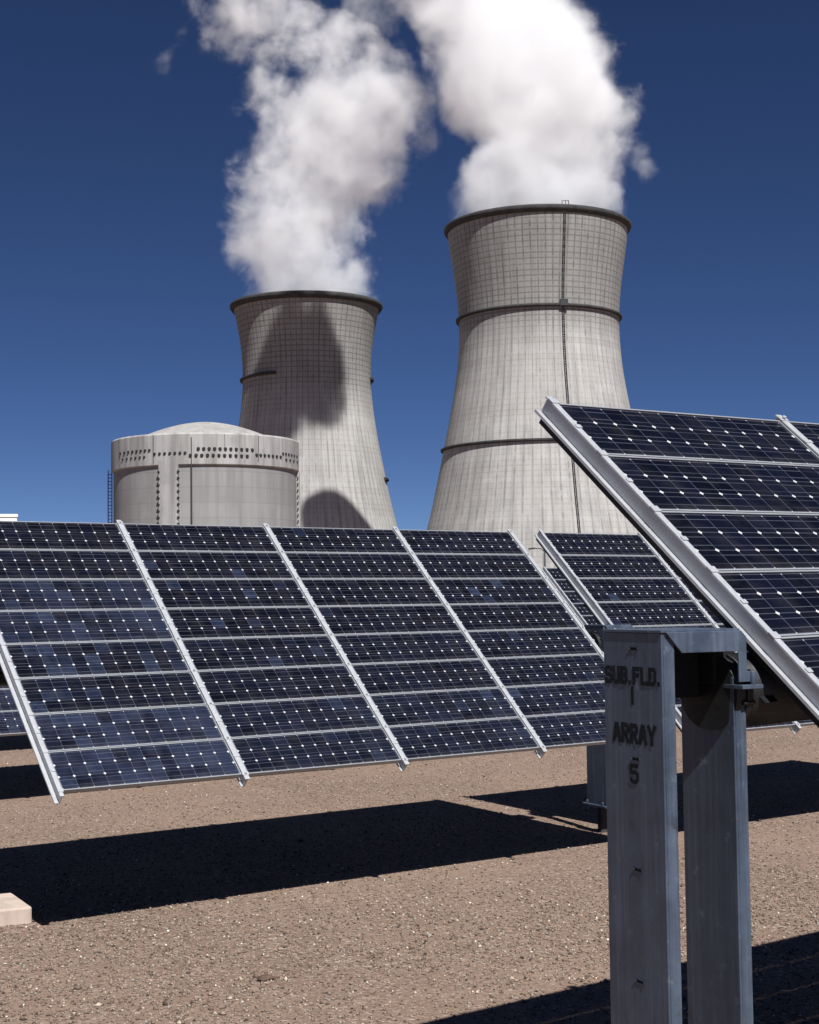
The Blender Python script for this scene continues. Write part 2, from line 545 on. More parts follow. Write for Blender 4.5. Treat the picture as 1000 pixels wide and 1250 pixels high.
D_, E_, UP, NRM = axes(TH, TILT)
B_L = Vector((-2.0653, 8.8957, .8884))
C_L = B_L + UP * SLOPE * .5
C_M = C_L + D_ * (4 * COLW + .355)
TH_R, TILT_R = R_(53.31), R_(40.84)
d_r, e_r, up_r, n_r = axes(TH_R, TILT_R)
PSI_R = R_(1.05)
C_R = Vector((1.6617, 3.7821, 1.0529)) + (up_r * math.cos(PSI_R) - d_r * math.sin(PSI_R)) * SLOPE * .5 - d_r * .0225


def fade_sheen_left(i, k):
    if i == 0: return [(.42, 1.0), (.36, 1.0), (.10, .15), (.34, .2), (.30, .8), (.20, .6), (.04, .1), (.01, 0)][k]
    return (random.choice((.0, .0, .02, .05)) + (.04 if k < 2 else 0), .35 if k < 2 else .12 if k < 4 else .0)


solar_array(C_L, 4, 'wide tilted solar array of four module columns standing across the left foreground', fade=fade_sheen_left)
solar_array(C_M, 4, 'solar array standing just left of the closest array, its foot behind the stencilled post', tilt=R_(43.1))
solar_array(C_R, 3, 'closest solar array, large at the right edge, with a thick channel rail', th=TH_R, tilt=TILT_R, psi=PSI_R, fade=lambda i, k: (.01, .0))
B_Q1 = Vector((-3.97, 15.0, .70)) - D_ * 1.0
solar_array(B_Q1 + UP * SLOPE * .5, 4, 'solar array mostly hidden behind the lower left corner of the wide array', fade=lambda i, k: (.5, .6) if k < 2 else (.2, .2))
T_Q2 = Vector((2.36, 26.6, 2.50))
solar_array(T_Q2 - UP * SLOPE * .5, 3, 'small far solar array seen through the gap between two nearer arrays')
B_Q3 = Vector((-5.35, 20.1, .70)) - D_ * 1.0
solar_array(B_Q3 + UP * SLOPE * .5, 4, 'solar array hidden behind the others at left, only its shadow strip showing')


# ------------------------------------------------------------------ support posts
LETTERS = {   # strokes on a 4 x 6 grid: polylines, stencil style
    'S': [[(3.6, 4.6), (3.3, 5.6), (.9, 5.6), (.4, 4.8), (.4, 3.9), (1.0, 3.2), (3.0, 2.8), (3.6, 2.1), (3.6, 1.2), (3.1, .4), (.8, .4), (.4, 1.4)]],
    'U': [[(.5, 6), (.5, 1.2), (1.1, .4), (1.6, .4)], [(2.4, .4), (2.9, .4), (3.5, 1.2), (3.5, 6)]],
    'B': [[(.5, 0), (.5, 6)], [(1.3, 5.6), (3.0, 5.6), (3.4, 5.0), (3.4, 3.7), (2.9, 3.1), (1.3, 3.1)], [(2.9, 2.9), (3.5, 2.3), (3.5, 1.0), (3.0, .4), (1.3, .4)]],
    'F': [[(.5, 0), (.5, 6)], [(1.2, 5.6), (3.8, 5.6)], [(1.2, 3.2), (3.2, 3.2)]],
    'L': [[(.5, 6), (.5, .0)], [(1.2, .4), (3.8, .4)]],
    'D': [[(.5, 0), (.5, 6)], [(1.4, 5.6), (2.8, 5.6), (3.5, 4.7), (3.5, 1.3), (2.8, .4), (1.4, .4)]],
    'A': [[(.3, 0), (1.7, 5.9)], [(3.7, 0), (2.3, 5.9)], [(1.2, 1.9), (2.8, 1.9)], [(1.8, 5.5), (2.2, 5.5)]],
    'R': [[(.5, 0), (.5, 6)], [(1.3, 5.6), (3.0, 5.6), (3.5, 5.0), (3.5, 3.7), (2.9, 3.0), (1.3, 3.0)], [(2.0, 2.8), (3.6, 0)]],
    'Y': [[(.3, 6), (1.7, 3.2)], [(3.7, 6), (2.3, 3.2)], [(2.0, 3.0), (2.0, 0)]],
    '1': [[(2, 0), (2, 6)]],
    '5': [[(3.5, 5.6), (.6, 5.6), (.6, 3.4), (2.8, 3.5), (3.5, 2.8), (3.5, 1.2), (2.9, .4), (1.2, .4), (.5, 1.2)]],
    '.': [[(.3, .45), (1.1, .45)]],
}


def lettering(text, x0, x1, zc, h, stroke, to3d):
    """painted stencil word spanning x0..x1 across the face, height h, centred at zc"""
    b = MB()
    adv = [1.9 if c == '.' else 4.0 for c in text]; gapw = .75
    tot = sum(adv) + gapw * (len(text) - 1); sx = (x1 - x0) / tot; sz = h / 6
    x = 0.0; lift = 0
    for c, a in zip(text, adv):
        for pl in LETTERS[c]:
            for (ax, az), (bx, bz) in zip(pl, pl[1:]):
                A = Vector((x0 + (x + ax) * sx, zc - h / 2 + az * sz)); Bp = Vector((x0 + (x + bx) * sx, zc - h / 2 + bz * sz))
                t = (Bp - A).normalized(); nn = Vector((-t.y, t.x)) * stroke / 2
                ex = t * stroke * .25
                q = [A - nn - ex, Bp - nn + ex, Bp + nn + ex, A + nn - ex]
                off = -.0008 - .0001 * (lift % 9); lift += 1
                b.bm.faces.new([b.bm.verts.new(to3d(p.x, p.y, off)) for p in q])
        x += a + gapw
    return b


LEG_W, FL, LEG_D, TK = .282, .047, .272, .008     # leg width across, flange, spacing of the two legs, plate
TOP, FOOT = 1.878, .22


def leg_bm(x, ztop, base, width=None):
    """channel: web in the plane across the row, flanges towards +x"""
    b = MB(); h = (width or LEG_W) / 2
    b.box((x, -h, base), (x + TK, h, ztop))
    b.box((x + TK, -h, base), (x + FL, -h + TK, ztop))
    b.box((x + TK, h - TK, base), (x + FL, h, ztop))
    b.box((x - .03, -h - .03, base - .016), (x + FL + .03, h + .03, base))
    for sx in (-.018, FL + .016):
        for sy in (-h + .03, h - .03):
            b.tube((x + sx, sy, base), (x + sx, sy, base + .03), .009, 8)
    return b


def support_post(corner, th, top, label, stencil=False, foot=(.42, .34), fh=FOOT, foot_mat=None):
    """two galvanised channel legs under a bent cap; local +x runs along the row, -y faces the sun"""
    root = empty('support_post', (corner[0], corner[1], 0), (0, 0, PI / 2 - th))
    tag(root, label, 'support post', 'array support posts')
    h = LEG_W / 2
    base = fh + .016
    l1 = leg_bm(0, top - .002, base).build('leg', M_GALV, root, .0025)
    leg_bm(LEG_D, top - .135, base, LEG_W - .036).build('leg', M_GALV, root, .0025)
    # bent cap joining the legs: front plate with a mitred corner, roof, drop and foot lip
    c = MB(); y0 = -h - .004
    zt, zb = top, top - .060
    c.prism([(.010, y0, zt), (LEG_D + .012, y0, zt), (LEG_D + .030, y0, zt - .018), (LEG_D + .030, y0, top - .118), (LEG_D + .060, y0, top - .122),
             (LEG_D + .068, y0, top - .130), (LEG_D + .068, y0, top - .150), (LEG_D, y0, top - .150), (LEG_D, y0, zb), (.066, y0, zb)][::-1], (0, -.007, 0))
    c.box((-.003, -h - .004, top - .002), (LEG_D + .012, h, top + .006))
    c.prism([(.010, h, zt - .003), (LEG_D + .010, h, zt - .003), (LEG_D + .010, h, top - .15), (LEG_D, h, top - .15), (LEG_D, h, zb), (.066, h, zb)][::-1], (0, .007, 0))
    c.box((LEG_D - .004, -h - .030, top - .170), (LEG_D + .074, h, top - .158))
    c.tube((LEG_D + .05, -h - .012, top - .158), (LEG_D + .05, -h - .012, top - .12), .009, 8)
    c.build('cap_bar', M_GALV, root, .0015)
    br = MB()                                                        # bearing block on the second leg
    br.box((LEG_D - .02, -.06, top - .158), (LEG_D + .06, .10, top - .01))
    br.box((.02, .0, top - .20), (LEG_D - .025, .105, top - .02))
    br.build('bearing_block', M_BLACK, root, .004)
    f = MB(); f.box((-foot[0], -foot[1], -.25), (LEG_D + foot[0], foot[1], fh))
    f.build('footing', foot_mat or M_FOOT, root, .012)
    for zz in ((.048, .367, .685, 1.003) if stencil else (.05, .37)):
        s = MB(); yy = -.012 if stencil else 0
        s.box((-.0015, yy - .020, top - zz - .0055), (.0005, yy + .020, top - zz + .0055))
        o = s.build('slot', M_STENCIL, l1)  # dark plate stands in for the darkness inside an open slot
        s = MB(); s.box((-.0026, yy - .019, top - zz + .0035), (-.0016, yy + .012, top - zz + .0060))
        s.box((-.0030, yy + .018, top - zz - .004), (-.0016, yy + .023, top - zz + .003))
        s.box((-.0030, yy - .022, top - zz - .004), (-.0016, yy - .018, top - zz + .003))
        s.build('slot_rim', M_GALV, l1)
    if stencil:
        to3 = lambda x, z, o: (o, h - x, z)       # x measured from the far edge towards the near one
        for txt, x0, x1, zc, hh, st in (('SUB.FLD.', .008, .276, top - .128, .047, .0125), ('1', .116, .166, top - .186, .048, .012),
                                        ('ARRAY', .042, .248, top - .296, .053, .0135), ('5', .120, .164, top - .412, .053, .012)):
            lettering(txt, x0, x1, zc, hh, st, to3).build('lettering', M_STENCIL, l1, fix=False)
    return root


# near corner of leg one of the near post (web / sunlit flange) stands at (.716, 4.31)
TH_P = R_(62)
corner = Vector((.710, 4.31, 0)) + axes(TH_P, TILT_R)[1] * (LEG_W / 2)
support_post(corner, TH_P, TOP, 'galvanised post with two legs stencilled SUB.FLD. 1 ARRAY 5 at right front', stencil=True)


def post_at(c, tilt_axes, k, label, fh=.27, foot=(.03, .02), mat=None):
    d, e, up, n = tilt_axes
    t = c + n * Z_TUBE + d * k
    support_post((t.x, t.y), TH_P, t.z + .17, label, fh=fh, foot=foot, foot_mat=mat)


ax0 = axes(TH, TILT)
post_at(C_L, ax0, 4 * COLW + .27, 'dark post carrying the right end of the wide left array', fh=.22, foot=(-.02, -.03), mat=M_DARKCON)  # footing concrete taken dark in place of the array's cast shadow
post_at(C_L, ax0, -.42, 'post on the pale footing at the left edge, carrying the wide array', fh=.10, foot=(.32, .27))
post_at(C_M, ax0, 4 * COLW + .10, 'post carrying the far end of the array behind the stencilled post')
post_at(B_Q1 + UP * SLOPE * .5, ax0, -.40, 'post carrying the left end of the array behind the wide one')
post_at(T_Q2 - UP * SLOPE * .5, ax0, -.40, 'post carrying the left end of the small far array')

# ------------------------------------------------------------------ camera
cam = bpy.data.cameras.new('camera'); co = link(bpy.data.objects.new('camera', cam))
cp, sp, cr, sr = math.cos(PITCH), math.sin(PITCH), math.cos(ROLL), math.sin(ROLL)
r0, u0, f0 = Vector((1, 0, 0)), Vector((0, -sp, cp)), Vector((0, cp, sp))
rt, upv = r0 * cr - u0 * sr, r0 * sr + u0 * cr
mt = Matrix((rt, upv, -f0)).transposed().to_4x4(); mt.translation = (0, 0, EYE)
co.matrix_world = mt
cam.sensor_fit = 'VERTICAL'; cam.sensor_height = 36; cam.sensor_width = 36
cam.lens = F_PX / 1250 * 36
cam.clip_start = .05; cam.clip_end = 20000
sc.camera = co


def at(px, py, Y):
    """survey: the point at distance Y north of the camera seen at photo pixel px, py"""
    a, b = (px - 500) / F_PX, (625 - py) / F_PX
    v = f0 + rt * a + upv * b
    return Vector((0, 0, EYE)) + v * (Y / v.y)


# ------------------------------------------------------------------ cooling towers
def ladder_part(prof, ang, root, r_out=.9, z_lo=2):
    """caged ladder that follows the shell: prof (r,z) rising"""
    b = MB()
    pts = [(r, z) for r, z in prof if z >= z_lo]
    def P(r, z, off): return Vector(((r) * math.sin(ang) + off * math.cos(ang), -(r) * math.cos(ang) + off * math.sin(ang), z))
    for off in (-.32, .32):
        for (r0_, z0), (r1_, z1) in zip(pts, pts[1:]):
            b.tube(P(r0_ + .45, z0, off), P(r1_ + .45, z1, off), .12, 6)
    z = pts[0][1]
    while z < pts[-1][1]:
        r = np.interp(z, [p[1] for p in pts], [p[0] for p in pts])
        b.tube(P(r + .45, z, -.42), P(r + .45, z, .42), .09, 5)
        z += .9
    b.build('ladder', M_LADDER, root)


def cooling_tower(cx_px, Y, table, label, mat, rings, rim_h, ladder_ang=None, scale_hint=1):
    c = at(cx_px, table[2][0], Y)
    prof = []
    for y, hw in table:
        z = at(cx_px, y, Y).z
        prof.append((hw / F_PX * (at(cx_px, y, Y) - Vector((0, 0, EYE))).dot(f0), z))
    prof = sorted(prof, key=lambda p: p[1])
    # smooth radius curve from ground to the top
    zs = np.array([p[1] for p in prof]); rs = np.array([p[0] for p in prof])
    ztop = zs[-1]
    co_ = np.polyfit(zs / ztop, rs, 5)
    zz = np.linspace(0, ztop, 64); rr = np.polyval(co_, zz / ztop)
    rr = np.where(zz < zs[0], np.interp(zz, [0, zs[0]], [rs[0] + (rs[0] - rs[1]) / (zs[1] - zs[0]) * zs[0] * .95, np.polyval(co_, zs[0] / ztop)]), rr)
    outer = list(zip(rr.tolist(), zz.tolist()))
    rtop = rr[-1]
    root = empty('cooling_tower', (c.x, Y, 0))
    tag(root, label, 'cooling tower', 'hyperbolic cooling towers')
    b = MB(); b.lathe(outer, 128, uvs=True)
    b.build('wall', mat, root, fix=False)
    b = MB(); inner = [(rtop - 1.1, ztop - 45), (rtop - 1.1, ztop)]
    b.lathe([(r - .9, z) for r, z in outer[20:]][::-1], 96)
    b.build('inner_wall', M_DARKCON, root, fix=False)
    # projecting dark rim
    b = MB(); ro = rtop + 1.15
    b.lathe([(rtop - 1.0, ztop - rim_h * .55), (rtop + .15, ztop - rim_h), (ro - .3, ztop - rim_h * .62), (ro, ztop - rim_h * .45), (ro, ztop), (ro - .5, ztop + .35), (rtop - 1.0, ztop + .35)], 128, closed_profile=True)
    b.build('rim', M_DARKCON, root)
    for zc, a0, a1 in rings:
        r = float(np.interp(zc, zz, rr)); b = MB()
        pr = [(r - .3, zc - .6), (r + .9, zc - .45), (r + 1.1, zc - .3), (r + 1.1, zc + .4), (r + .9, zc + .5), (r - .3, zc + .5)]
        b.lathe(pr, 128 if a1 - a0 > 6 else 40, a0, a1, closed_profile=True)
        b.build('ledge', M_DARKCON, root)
    if ladder_ang is not None:
        ladder_part([(float(np.interp(z, zz, rr)), float(z)) for z in np.linspace(2, ztop - 1, 50)], ladder_ang, root)
        b = MB()
        for off in (-1.0, .2, 1.3):
            x = (rtop + .5) * math.sin(ladder_ang) + off; y = -(rtop + .5) * math.cos(ladder_ang)
            b.tube((x, y, ztop), (x, y, ztop + 1.7), .13, 6)
        b.tube(((rtop + .5) * math.sin(ladder_ang) - 1, -(rtop + .5) * math.cos(ladder_ang), ztop + 1.6), ((rtop + .5) * math.sin(ladder_ang) + 1.3, -(rtop + .5) * math.cos(ladder_ang), ztop + 1.6), .1, 6)
        r1 = float(np.interp(rings[0][0], zz, rr)) + 1.2
        b.box((r1 * math.sin(ladder_ang) - 1.3, -r1 * math.cos(ladder_ang) - .4, rings[0][0] - .4), (r1 * math.sin(ladder_ang) + 1.5, -r1 * math.cos(ladder_ang) + 1, rings[0][0] + 1.9))
        b.build('platform', M_LADDER, root)
    return root, rtop, ztop


Y_RT, Y_LT = 560.0, 590.0
RT_TAB = [(279, 110), (298, 108), (320, 105), (338, 102.5), (367, 99), (392, 97), (417, 97.4), (446, 100.3), (482, 105.7), (518, 112), (547, 118), (590, 128), (642, 140)]
LT_TAB = [(374, 89.5), (382, 87.5), (411, 82), (439, 79), (466, 77.7), (493, 80), (520, 83.6), (548, 88), (575, 93), (602, 99), (640, 108)]
z_r1 = at(656, 391, Y_RT).z; z_r2 = at(656, 549, Y_RT).z
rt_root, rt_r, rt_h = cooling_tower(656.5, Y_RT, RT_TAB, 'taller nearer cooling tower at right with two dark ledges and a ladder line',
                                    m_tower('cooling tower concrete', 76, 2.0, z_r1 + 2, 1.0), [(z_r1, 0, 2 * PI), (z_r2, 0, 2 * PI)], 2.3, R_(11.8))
z_l1 = at(374, 465, Y_LT).z; z_l2 = at(374, 587, Y_LT).z
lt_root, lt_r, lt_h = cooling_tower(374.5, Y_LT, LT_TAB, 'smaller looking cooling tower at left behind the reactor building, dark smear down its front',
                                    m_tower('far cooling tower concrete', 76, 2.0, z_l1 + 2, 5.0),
                                    [(z_l1, R_(-100), R_(-24)), (z_l1, R_(80), R_(110)), (z_l2, R_(77), R_(110))], 2.3)


# ------------------------------------------------------------------ reactor building
def reactor_building(Y=330.0):
    c = at(251.5, 600, Y); root = empty('reactor_building', (c.x, Y, 0))
    tag(root, 'round concrete reactor building with a shallow dome left of the towers', 'reactor building')
    k = Y / F_PX * 1.003
    rw, rg = 110.8 * k, 113.5 * k
    Yn = Y - rg
    zt = at(251, 527.5, Yn).z; zg = at(251, 567.5, Yn).z
    MB().lathe([(rw, 0), (rw, zg + .5)], 128).build('wall', M_REACTOR, root, fix=False)
    b = MB(); b.lathe([(rw - .4, zg + .6), (rw + .02, zg), (rg, zg + .25), (rg, zt - .35), (rg - .35, zt), (rg - 2.5, zt), (rg - 2.5, zt - 1)], 128, closed_profile=True, smooth=False)
    b.build('ring_girder', M_GIRDER, root)
    b = MB(); rise = 5.4; rr = rg - 2.6
    b.lathe([(rr * q, zt - 1 + rise * (1 - q ** 1.8)) for q in np.linspace(1, .001, 24)], 96)
    b.build('dome', M_DOME, root, fix=False)
    # seam lines on the girder
    face = math.atan2(-c.x, Y)
    def pos(px, rad): return math.asin(max(-1, min(1, (px - 251.5) * k / rad))) + face
    def zat(py): return at(251, py, Yn).z
    def block(b, px0, px1, z0, z1, r0, r1):
        a0, a1 = pos(px0, r1), pos(px1, r1)
        b.lathe([(r0, z0), (r1, z0), (r1, z1), (r0, z1)], 6, a0, a1, closed_profile=True, smooth=False)
    for p0, p1 in ((197.5, 220),):
        b = MB(); block(b, p0, p1, 0, zg + 1.2, rw - .2, rw + .62); b.build('buttress', M_GIRDER, root)
    b = MB(); b.lathe([(rw - .2, 0), (rw + .7, 0), (rw + .7, zg - .1), (rw - .2, zg - .1)], 6, R_(88), R_(101), closed_profile=True, smooth=False); b.build('buttress', M_GIRDER, root)
    b = MB(); block(b, 234.6, 235.5, 0, zt - 1, rw, rg + .12); b.build('conduit', M_LADDER, root)
    cap_me = None
    def cap(px, py, s=1.0, ang=None, z=None, rad=None):
        nonlocal cap_me
        rad = rad or rg
        a = pos(px, rad) if ang is None else ang
        zz = zat(py) if z is None else z
        if cap_me is None:
            q = MB(); q.tube((0, .1, 0), (0, -.35, 0), .50, 10, .40); o = q.build('tendon_cap', M_CAP); cap_me = o.data; bpy.data.objects.remove(o)
        o = link(bpy.data.objects.new('tendon_cap', cap_me), root)
        o.location = (rad * math.sin(a), -rad * math.cos(a), zz); o.rotation_euler.z = a; o.scale = (s * .78, s * .6, s * .78)
    cols = lambda x0, x1, n: [x0 + (x1 - x0) * i / (n - 1) for i in range(n)]
    for x in cols(243, 305, 11): cap(x, 547.6)
    for x in cols(234, 299, 11): cap(x, 555.6)
    for x in cols(193, 228, 7): cap(x, 552.5, .85)
    for x in cols(152, 187, 8): cap(x, 547.5, .85)
    for x in cols(155, 181, 6): cap(x, 555.5, .75)
    for x in cols(310, 339, 7): cap(x, 553.5, .9)
    for x in cols(342, 360.5, 6): cap(x, 549, .85)
    for x in cols(346, 361, 4): cap(x, 556, .85)
    for px in (197.5, 220):
        for i in range(11): cap(px, 0, .8, z=zg - 1.3 - i * 1.35, rad=rw + .62)
    for i in range(11): cap(0, 0, .75, ang=R_(87.5), z=zg - 1.3 - i * 1.35, rad=rw + .3)
    for p0, p1, zl in ((191, 191.6, zg + .4), (312, 312.6, zg + 1), (273, 273.5, zg + 3)):
        b = MB(); block(b, p0, p1, zl, zt - .3, rg - .1, rg + .05); b.build('joint', M_LADDER, root)
    # caged ladder on the left flank
    b = MB(); x = -rg - .55
    for yy in (-.5, .5):
        for xx in (-.45, .3): b.tube((x + xx, yy, 0), (x + xx, yy, zg + 1), .07, 5)
    for i in range(40): 
        z = .7 + i * (zg / 40)
        b.tube((x - .45, -.5, z), (x + .3, -.5, z), .05, 4); b.tube((x - .45, .5, z), (x + .3, .5, z), .05, 4); b.tube((x - .45, -.5, z), (x - .45, .5, z), .05, 4)
    b.build('ladder', M_LADDER, root)


reactor_building()


# ------------------------------------------------------------------ small far things
def white_building():
    Y = 260.0
    c = at(22, 627.5, Y); rz = math.atan2(-c.x, Y)
    root = empty('building', (c.x, Y, 0), (0, 0, rz))
    tag(root, 'low white flat roofed building at the left edge beyond the wide array', 'building')
    h = c.z
    MB().box((-40, 0, 0), (-.15, 16, h - .5)).build('wall', M_WHITE, root)
    MB().box((-40.15, -.15, h - .5), (0, 16.15, h)).build('roof', M_WHITE, root)
    b = MB(); b.box((-6, -.06, 0), (-4, .01, 2.6)); b.build('door', M_LADDER, root)


white_building()


def street_lamp():
    Y = 190.0
    p = at(665, 672, Y); root = empty('street_lamp', (p.x, Y, 0))
    tag(root, 'thin street lamp with one arm, in front of the right cooling tower foot', 'street lamp')
    MB().tube((0, 0, 0), (0, 0, p.z), .16, 10, .10).build('pole', M_LADDER, root)
    b = MB(); pts = [(0, 0, p.z - .15), (-.5, 0, p.z + .25), (-1.3, 0, p.z + .28)]
    for q, r in zip(pts, pts[1:]): b.tube(q, r, .06, 8)
    b.build('arm', M_LADDER, root)
    b = MB(); b.prism([(-1.2, -.18, p.z + .20), (-1.2, .18, p.z + .20), (-2.05, .14, p.z + .12), (-2.05, -.14, p.z + .12)], (0, 0, .2)); b.build('lamp_head', M_LADDER, root, .03)


street_lamp()


# ------------------------------------------------------------------ steam
def m_steam(name, dens, seed, fogw=1.6, big=3.0, small=1.2, thr=.3, soft=.55):
    t = NT(name)
    info = t.n('ShaderNodeVolumeInfo'); g = t.n('ShaderNodeNewGeometry').outputs['Position']
    off = t.n('ShaderNodeVectorMath', operation='ADD'); t.l(g, off.inputs[0]); off.inputs[1].default_value = (seed * 37.1, seed * 11.3, seed * 5.7)
    n1 = t.noise(off.outputs[0], .021, 8, .66, dist=.7)
    n2 = t.noise(off.outputs[0], .085, 5, .62, dist=.3)
    fog = info.outputs['Density']
    e = t.math('ADD', t.math('MULTIPLY', fog, fogw), t.math('ADD', t.math('MULTIPLY', t.math('SUBTRACT', n1, .5), big), t.math('MULTIPLY', t.math('SUBTRACT', n2, .5), small)))
    d = t.math('MULTIPLY', t.maprange(e, thr, thr + soft, 0, 1, True), t.math('MINIMUM', t.math('MULTIPLY', fog, 5), 1))
    d = t.math('MULTIPLY', d, t.math('MULTIPLY', t.maprange(n2, .35, .65, .5, 1.4), dens))
    v = t.n('ShaderNodeVolumePrincipled')
    v.inputs['Color'].default_value = (1, 1, 1, 1); v.inputs['Anisotropy'].default_value = -.35
    v.inputs['Density Attribute'].default_value = ''
    t.l(d, v.inputs['Density'])
    t.l(v.outputs[0], t.out.inputs['Volume'])
    return t.m


def puffs_mesh(name, puffs):
    b = MB()
    for (p, r) in puffs:
        bmesh.ops.create_icosphere(b.bm, subdivisions=2, radius=r, matrix=Matrix.Translation(p))
    me = bpy.data.meshes.new(name); b.bm.to_mesh(me); b.bm.free()
    return me


def steam(name, puffs, mat, label, band, voxel=2.2):
    o = link(bpy.data.objects.new(name, puffs_mesh(name, puffs)))
    o.data.materials.append(mat)
    rm = o.modifiers.new('merge', 'REMESH'); rm.mode = 'VOXEL'; rm.voxel_size = voxel * 1.6
    so_ = o.modifiers.new('soften', 'SMOOTH'); so_.factor = .5; so_.iterations = 3
    ng = bpy.data.node_groups.new('steam body', 'GeometryNodeTree')
    ng.interface.new_socket('Geometry', in_out='INPUT', socket_type='NodeSocketGeometry')
    ng.interface.new_socket('Geometry', in_out='OUTPUT', socket_type='NodeSocketGeometry')
    i = ng.nodes.new('NodeGroupInput'); u = ng.nodes.new('NodeGroupOutput')
    # density grows with depth below the surface of the merged puffs
    pos = ng.nodes.new('GeometryNodeInputPosition')
    px = ng.nodes.new('GeometryNodeProximity'); px.target_element = 'FACES'
    ng.links.new(i.outputs[0], px.inputs[0])
    ns = ng.nodes.new('GeometryNodeSampleNearestSurface'); ns.data_type = 'FLOAT_VECTOR'
    nm = ng.nodes.new('GeometryNodeInputNormal')
    ng.links.new(i.outputs[0], ns.inputs['Mesh']); ng.links.new(nm.outputs[0], ns.inputs['Value'])
    sb = ng.nodes.new('ShaderNodeVectorMath'); sb.operation = 'SUBTRACT'
    ng.links.new(px.outputs['Position'], sb.inputs[0]); ng.links.new(pos.outputs[0], sb.inputs[1])
    dt = ng.nodes.new('ShaderNodeVectorMath'); dt.operation = 'DOT_PRODUCT'
    ng.links.new(sb.outputs[0], dt.inputs[0]); ng.links.new(ns.outputs[0], dt.inputs[1])
    ins = ng.nodes.new('ShaderNodeMath'); ins.operation = 'GREATER_THAN'; ins.inputs[1].default_value = 0
    ng.links.new(dt.outputs['Value'], ins.inputs[0])
    dv = ng.nodes.new('ShaderNodeMath'); dv.operation = 'DIVIDE'; dv.use_clamp = True; dv.inputs[1].default_value = band
    ng.links.new(px.outputs['Distance'], dv.inputs[0])
    ml = ng.nodes.new('ShaderNodeMath'); ml.operation = 'MULTIPLY'
    ng.links.new(dv.outputs[0], ml.inputs[0]); ng.links.new(ins.outputs[0], ml.inputs[1])
    mv = ng.nodes.new('GeometryNodeVolumeCube')
    lo = Vector([min(p[a] - r for p, r in puffs) - 4 for a in range(3)]); hi = Vector([max(p[a] + r for p, r in puffs) + 4 for a in range(3)])
    ng.links.new(ml.outputs[0], mv.inputs['Density'])
    mv.inputs['Min'].default_value = lo; mv.inputs['Max'].default_value = hi
    for a, nme in enumerate(('Resolution X', 'Resolution Y', 'Resolution Z')):
        mv.inputs[nme].default_value = max(8, int((hi[a] - lo[a]) / voxel))
    sm = ng.nodes.new('GeometryNodeSetMaterial'); sm.inputs['Material'].default_value = mat
    ng.links.new(mv.outputs[0], sm.inputs[0]); ng.links.new(sm.outputs[0], u.inputs[0])
    md = o.modifiers.new('volume', 'NODES'); md.node_group = ng
    tag(o, label, 'steam', kind='stuff')
    return o


def plume(path, Y, seed, edge=26, drift=0.0):
    rs = random.Random(seed); out = []
    k = Y / F_PX * 1.012
    for (y0, x0, h0), (y1, x1, h1) in zip(path, path[1:]):
        steps = max(2, int(abs(y0 - y1) * k / 7))
        for s in range(steps):
            t = s / steps; y, x, hw = y0 + (y1 - y0) * t, x0 + (x1 - x0) * t, (h0 + (h1 - h0) * t) * k
            Yc = Y - drift * (path[0][0] - y) * k
            c = at(x, y, Yc); hw *= Yc / Y
            out.append((c, hw * .78))
            n = 10
            for q in range(n):
                a = rs.random() * 2 * PI; r = hw * (.12 + .22 * rs.random() ** 1.5)
                out.append((c + Vector((math.cos(a) * (hw - r * .8), math.sin(a) * (hw - r * .8), rs.uniform(-4, 4))), r))
    return out


P_R = [(270, 657, 106), (235, 660, 113), (200, 660, 119), (150, 660, 128), (100, 652, 145), (60, 628, 132), (20, 604, 126), (-40, 575, 126), (-120, 520, 140)]
P_L = [(368, 375, 90), (330, 370, 99), (290, 366, 104), (240, 374, 120), (190, 392, 138), (140, 404, 142), (100, 396, 132), (60, 345, 96), (20, 318, 88), (-40, 300, 90)]
steam('steam_plume', plume(P_R, Y_RT, 3, drift=-.25), m_steam('steam right', .066, 1.0, 1.4, 3.9, 2.8, .32, 1.0), 'thick white steam rising from the right cooling tower', 12)
steam('steam_plume', plume(P_L, Y_LT, 5, drift=-.15), m_steam('steam left', .050, 2.0, 1.15, 5.2, 3.2, .50, 1.0), 'thinner ragged white steam rising from the left cooling tower', 11)

sunward = Vector((-math.sin(SUN_AZ) * math.cos(SUN_EL), -math.cos(SUN_AZ) * math.cos(SUN_EL), math.sin(SUN_EL)))
cl = []
for px, py, r in ((372, 630, 5.5), (386, 622, 5.5), (400, 616, 5.5), (413, 613, 5.5), (426, 618, 5), (439, 627, 5), (453, 637, 5), (467, 647, 5),
                  (380, 645, 8), (400, 642, 10), (425, 645, 9), (450, 660, 8), (470, 668, 7), (395, 668, 12), (430, 672, 12)):
    cl.append((at(px + 10, py - 14, 556.0) + sunward * 262, r))  # unseen puffs shaped like the dark hump, set sunward to cast it
steam('shade_steam', cl, m_steam('added steam', .8, 4.0, 2.6, 1.2, 1.4, .2), 'unseen added steam overhead that shades the foot of the left tower', 3.5, 1.3)
rs_ = random.Random(4); pf = []
for (px, py, r) in ((405, 365, 11), (402, 392, 11), (392, 415, 11), (376, 438, 10), (357, 460, 10), (337, 482, 10), (318, 504, 10), (302, 524, 10), (290, 545, 9), (335, 385, 8), (318, 405, 7), (306, 440, 8), (300, 478, 8), (322, 455, 8), (290, 510, 7)):
    q = at(px, py, 556.0) + sunward * 275  # unseen puffs added sunward of the tower to cast its dark streak
    for _ in range(3):
        pf.append((q + Vector((rs_.uniform(-5, 5), rs_.uniform(-6, 6), rs_.uniform(-5, 5))), r * rs_.uniform(.95, 1.35)))
steam('shade_steam', pf, m_steam('added shade trail', .55, 6.0, 1.6, 4.2, 2.2, .35, 1.0), 'long ragged trail of unseen steam added overhead to shade the front of the left tower', 12)

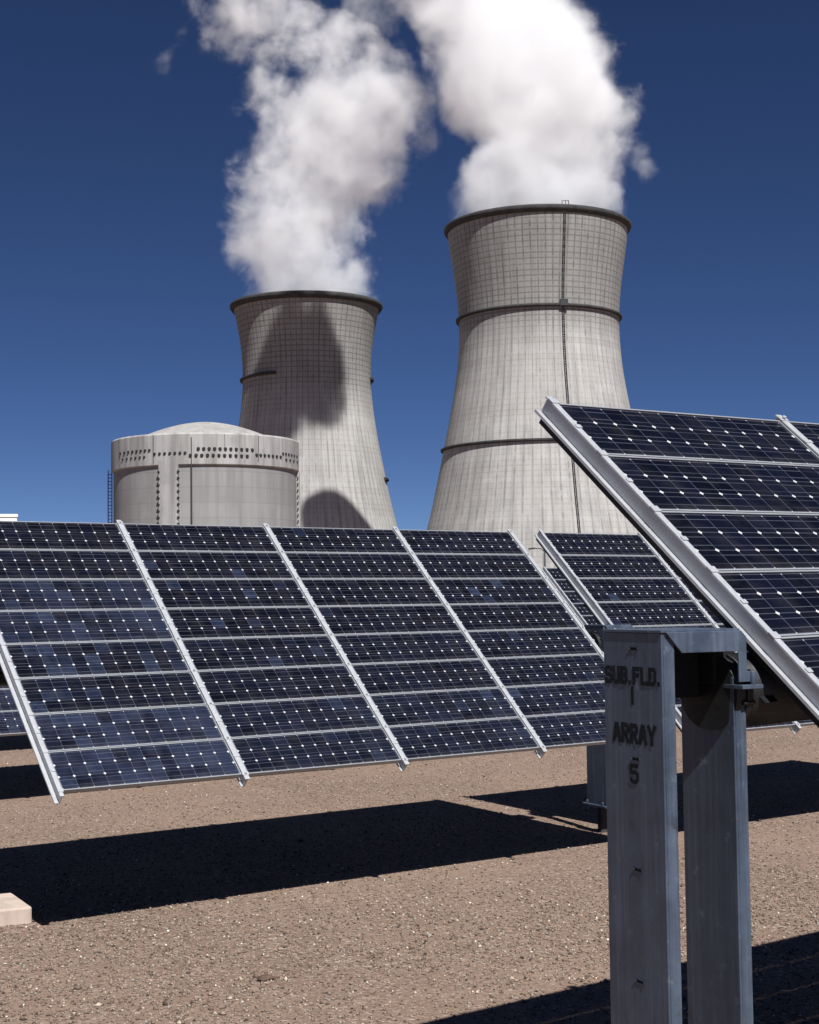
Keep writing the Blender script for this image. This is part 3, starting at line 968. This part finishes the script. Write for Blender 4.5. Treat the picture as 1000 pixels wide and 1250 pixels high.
def wisp(spots, Y, label, seed, dens=.03):
    rs = random.Random(seed); pf = []
    for px, py, r in spots:
        for _ in range(4):
            pf.append((at(px, py, Y) + Vector((rs.uniform(-.6, .6), rs.uniform(-.6, .6), rs.uniform(-.6, .6))) * r, r * rs.uniform(.6, 1)))
    steam('steam_wisp', pf, m_steam('steam wisp %d' % seed, dens, 7.0 + seed, 1.3, 4.6, 2.6, .42, .9), label, 6)


wisp([(425, 45, 9), (452, 22, 11), (478, 45, 9), (465, 0, 13), (512, 100, 8), (522, 150, 8)], 585, 'thin torn steam between the two plumes near the top', 1)
wisp([(197, 80, 6), (203, 62, 5), (196, 95, 4), (160, 72, 4), (222, 45, 5)], 590, 'faint small shred of steam left of the left plume', 2, .022)
wisp([(775, 190, 9), (785, 215, 8), (835, 210, 5)], 560, 'faint shred of steam right of the right plume', 3)

# ------------------------------------------------------------------ light
sd = Vector((math.sin(SUN_AZ) * math.cos(SUN_EL), math.cos(SUN_AZ) * math.cos(SUN_EL), -math.sin(SUN_EL)))
sun = bpy.data.lights.new('sun', 'SUN'); so = link(bpy.data.objects.new('sun', sun))
sun.energy = 5.0; sun.angle = R_(.53); sun.color = (1, .992, .978)
so.rotation_euler = sd.to_track_quat('-Z', 'Y').to_euler(); so.location = (20, -40, 60)

w = bpy.data.worlds.new('World'); sc.world = w; w.use_nodes = True
nt = w.node_tree; nt.nodes.clear()
sky = nt.nodes.new('ShaderNodeTexSky'); sky.sky_type = 'NISHITA'; sky.sun_disc = False
sky.sun_elevation = SUN_EL; sky.sun_rotation = SUN_AZ + PI
sky.altitude = 0; sky.air_density = .31; sky.dust_density = 0; sky.ozone_density = 3.2
bg = nt.nodes.new('ShaderNodeBackground'); bg.inputs[1].default_value = .05
wo = nt.nodes.new('ShaderNodeOutputWorld')
hs = nt.nodes.new('ShaderNodeHueSaturation'); hs.inputs['Saturation'].default_value = 1.12; hs.inputs['Hue'].default_value = .508
nt.links.new(sky.outputs[0], hs.inputs['Color']); nt.links.new(hs.outputs[0], bg.inputs[0]); nt.links.new(bg.outputs[0], wo.inputs[0])

sc.view_settings.view_transform = 'Standard'; sc.view_settings.look = 'None'; sc.view_settings.exposure = 0.42; sc.view_settings.gamma = 1
sc.view_settings.use_curve_mapping = False
cy = sc.cycles
cy.max_bounces = 26; cy.diffuse_bounces = 3; cy.glossy_bounces = 3; cy.volume_bounces = 24; cy.transparent_max_bounces = 256
cy.volume_step_rate = 1.6; cy.volume_max_steps = 256
cy.use_adaptive_sampling = True; cy.adaptive_threshold = .01
try:
    cy.use_denoising = True; cy.denoiser = 'OPENIMAGEDENOISE'
except Exception:
    pass
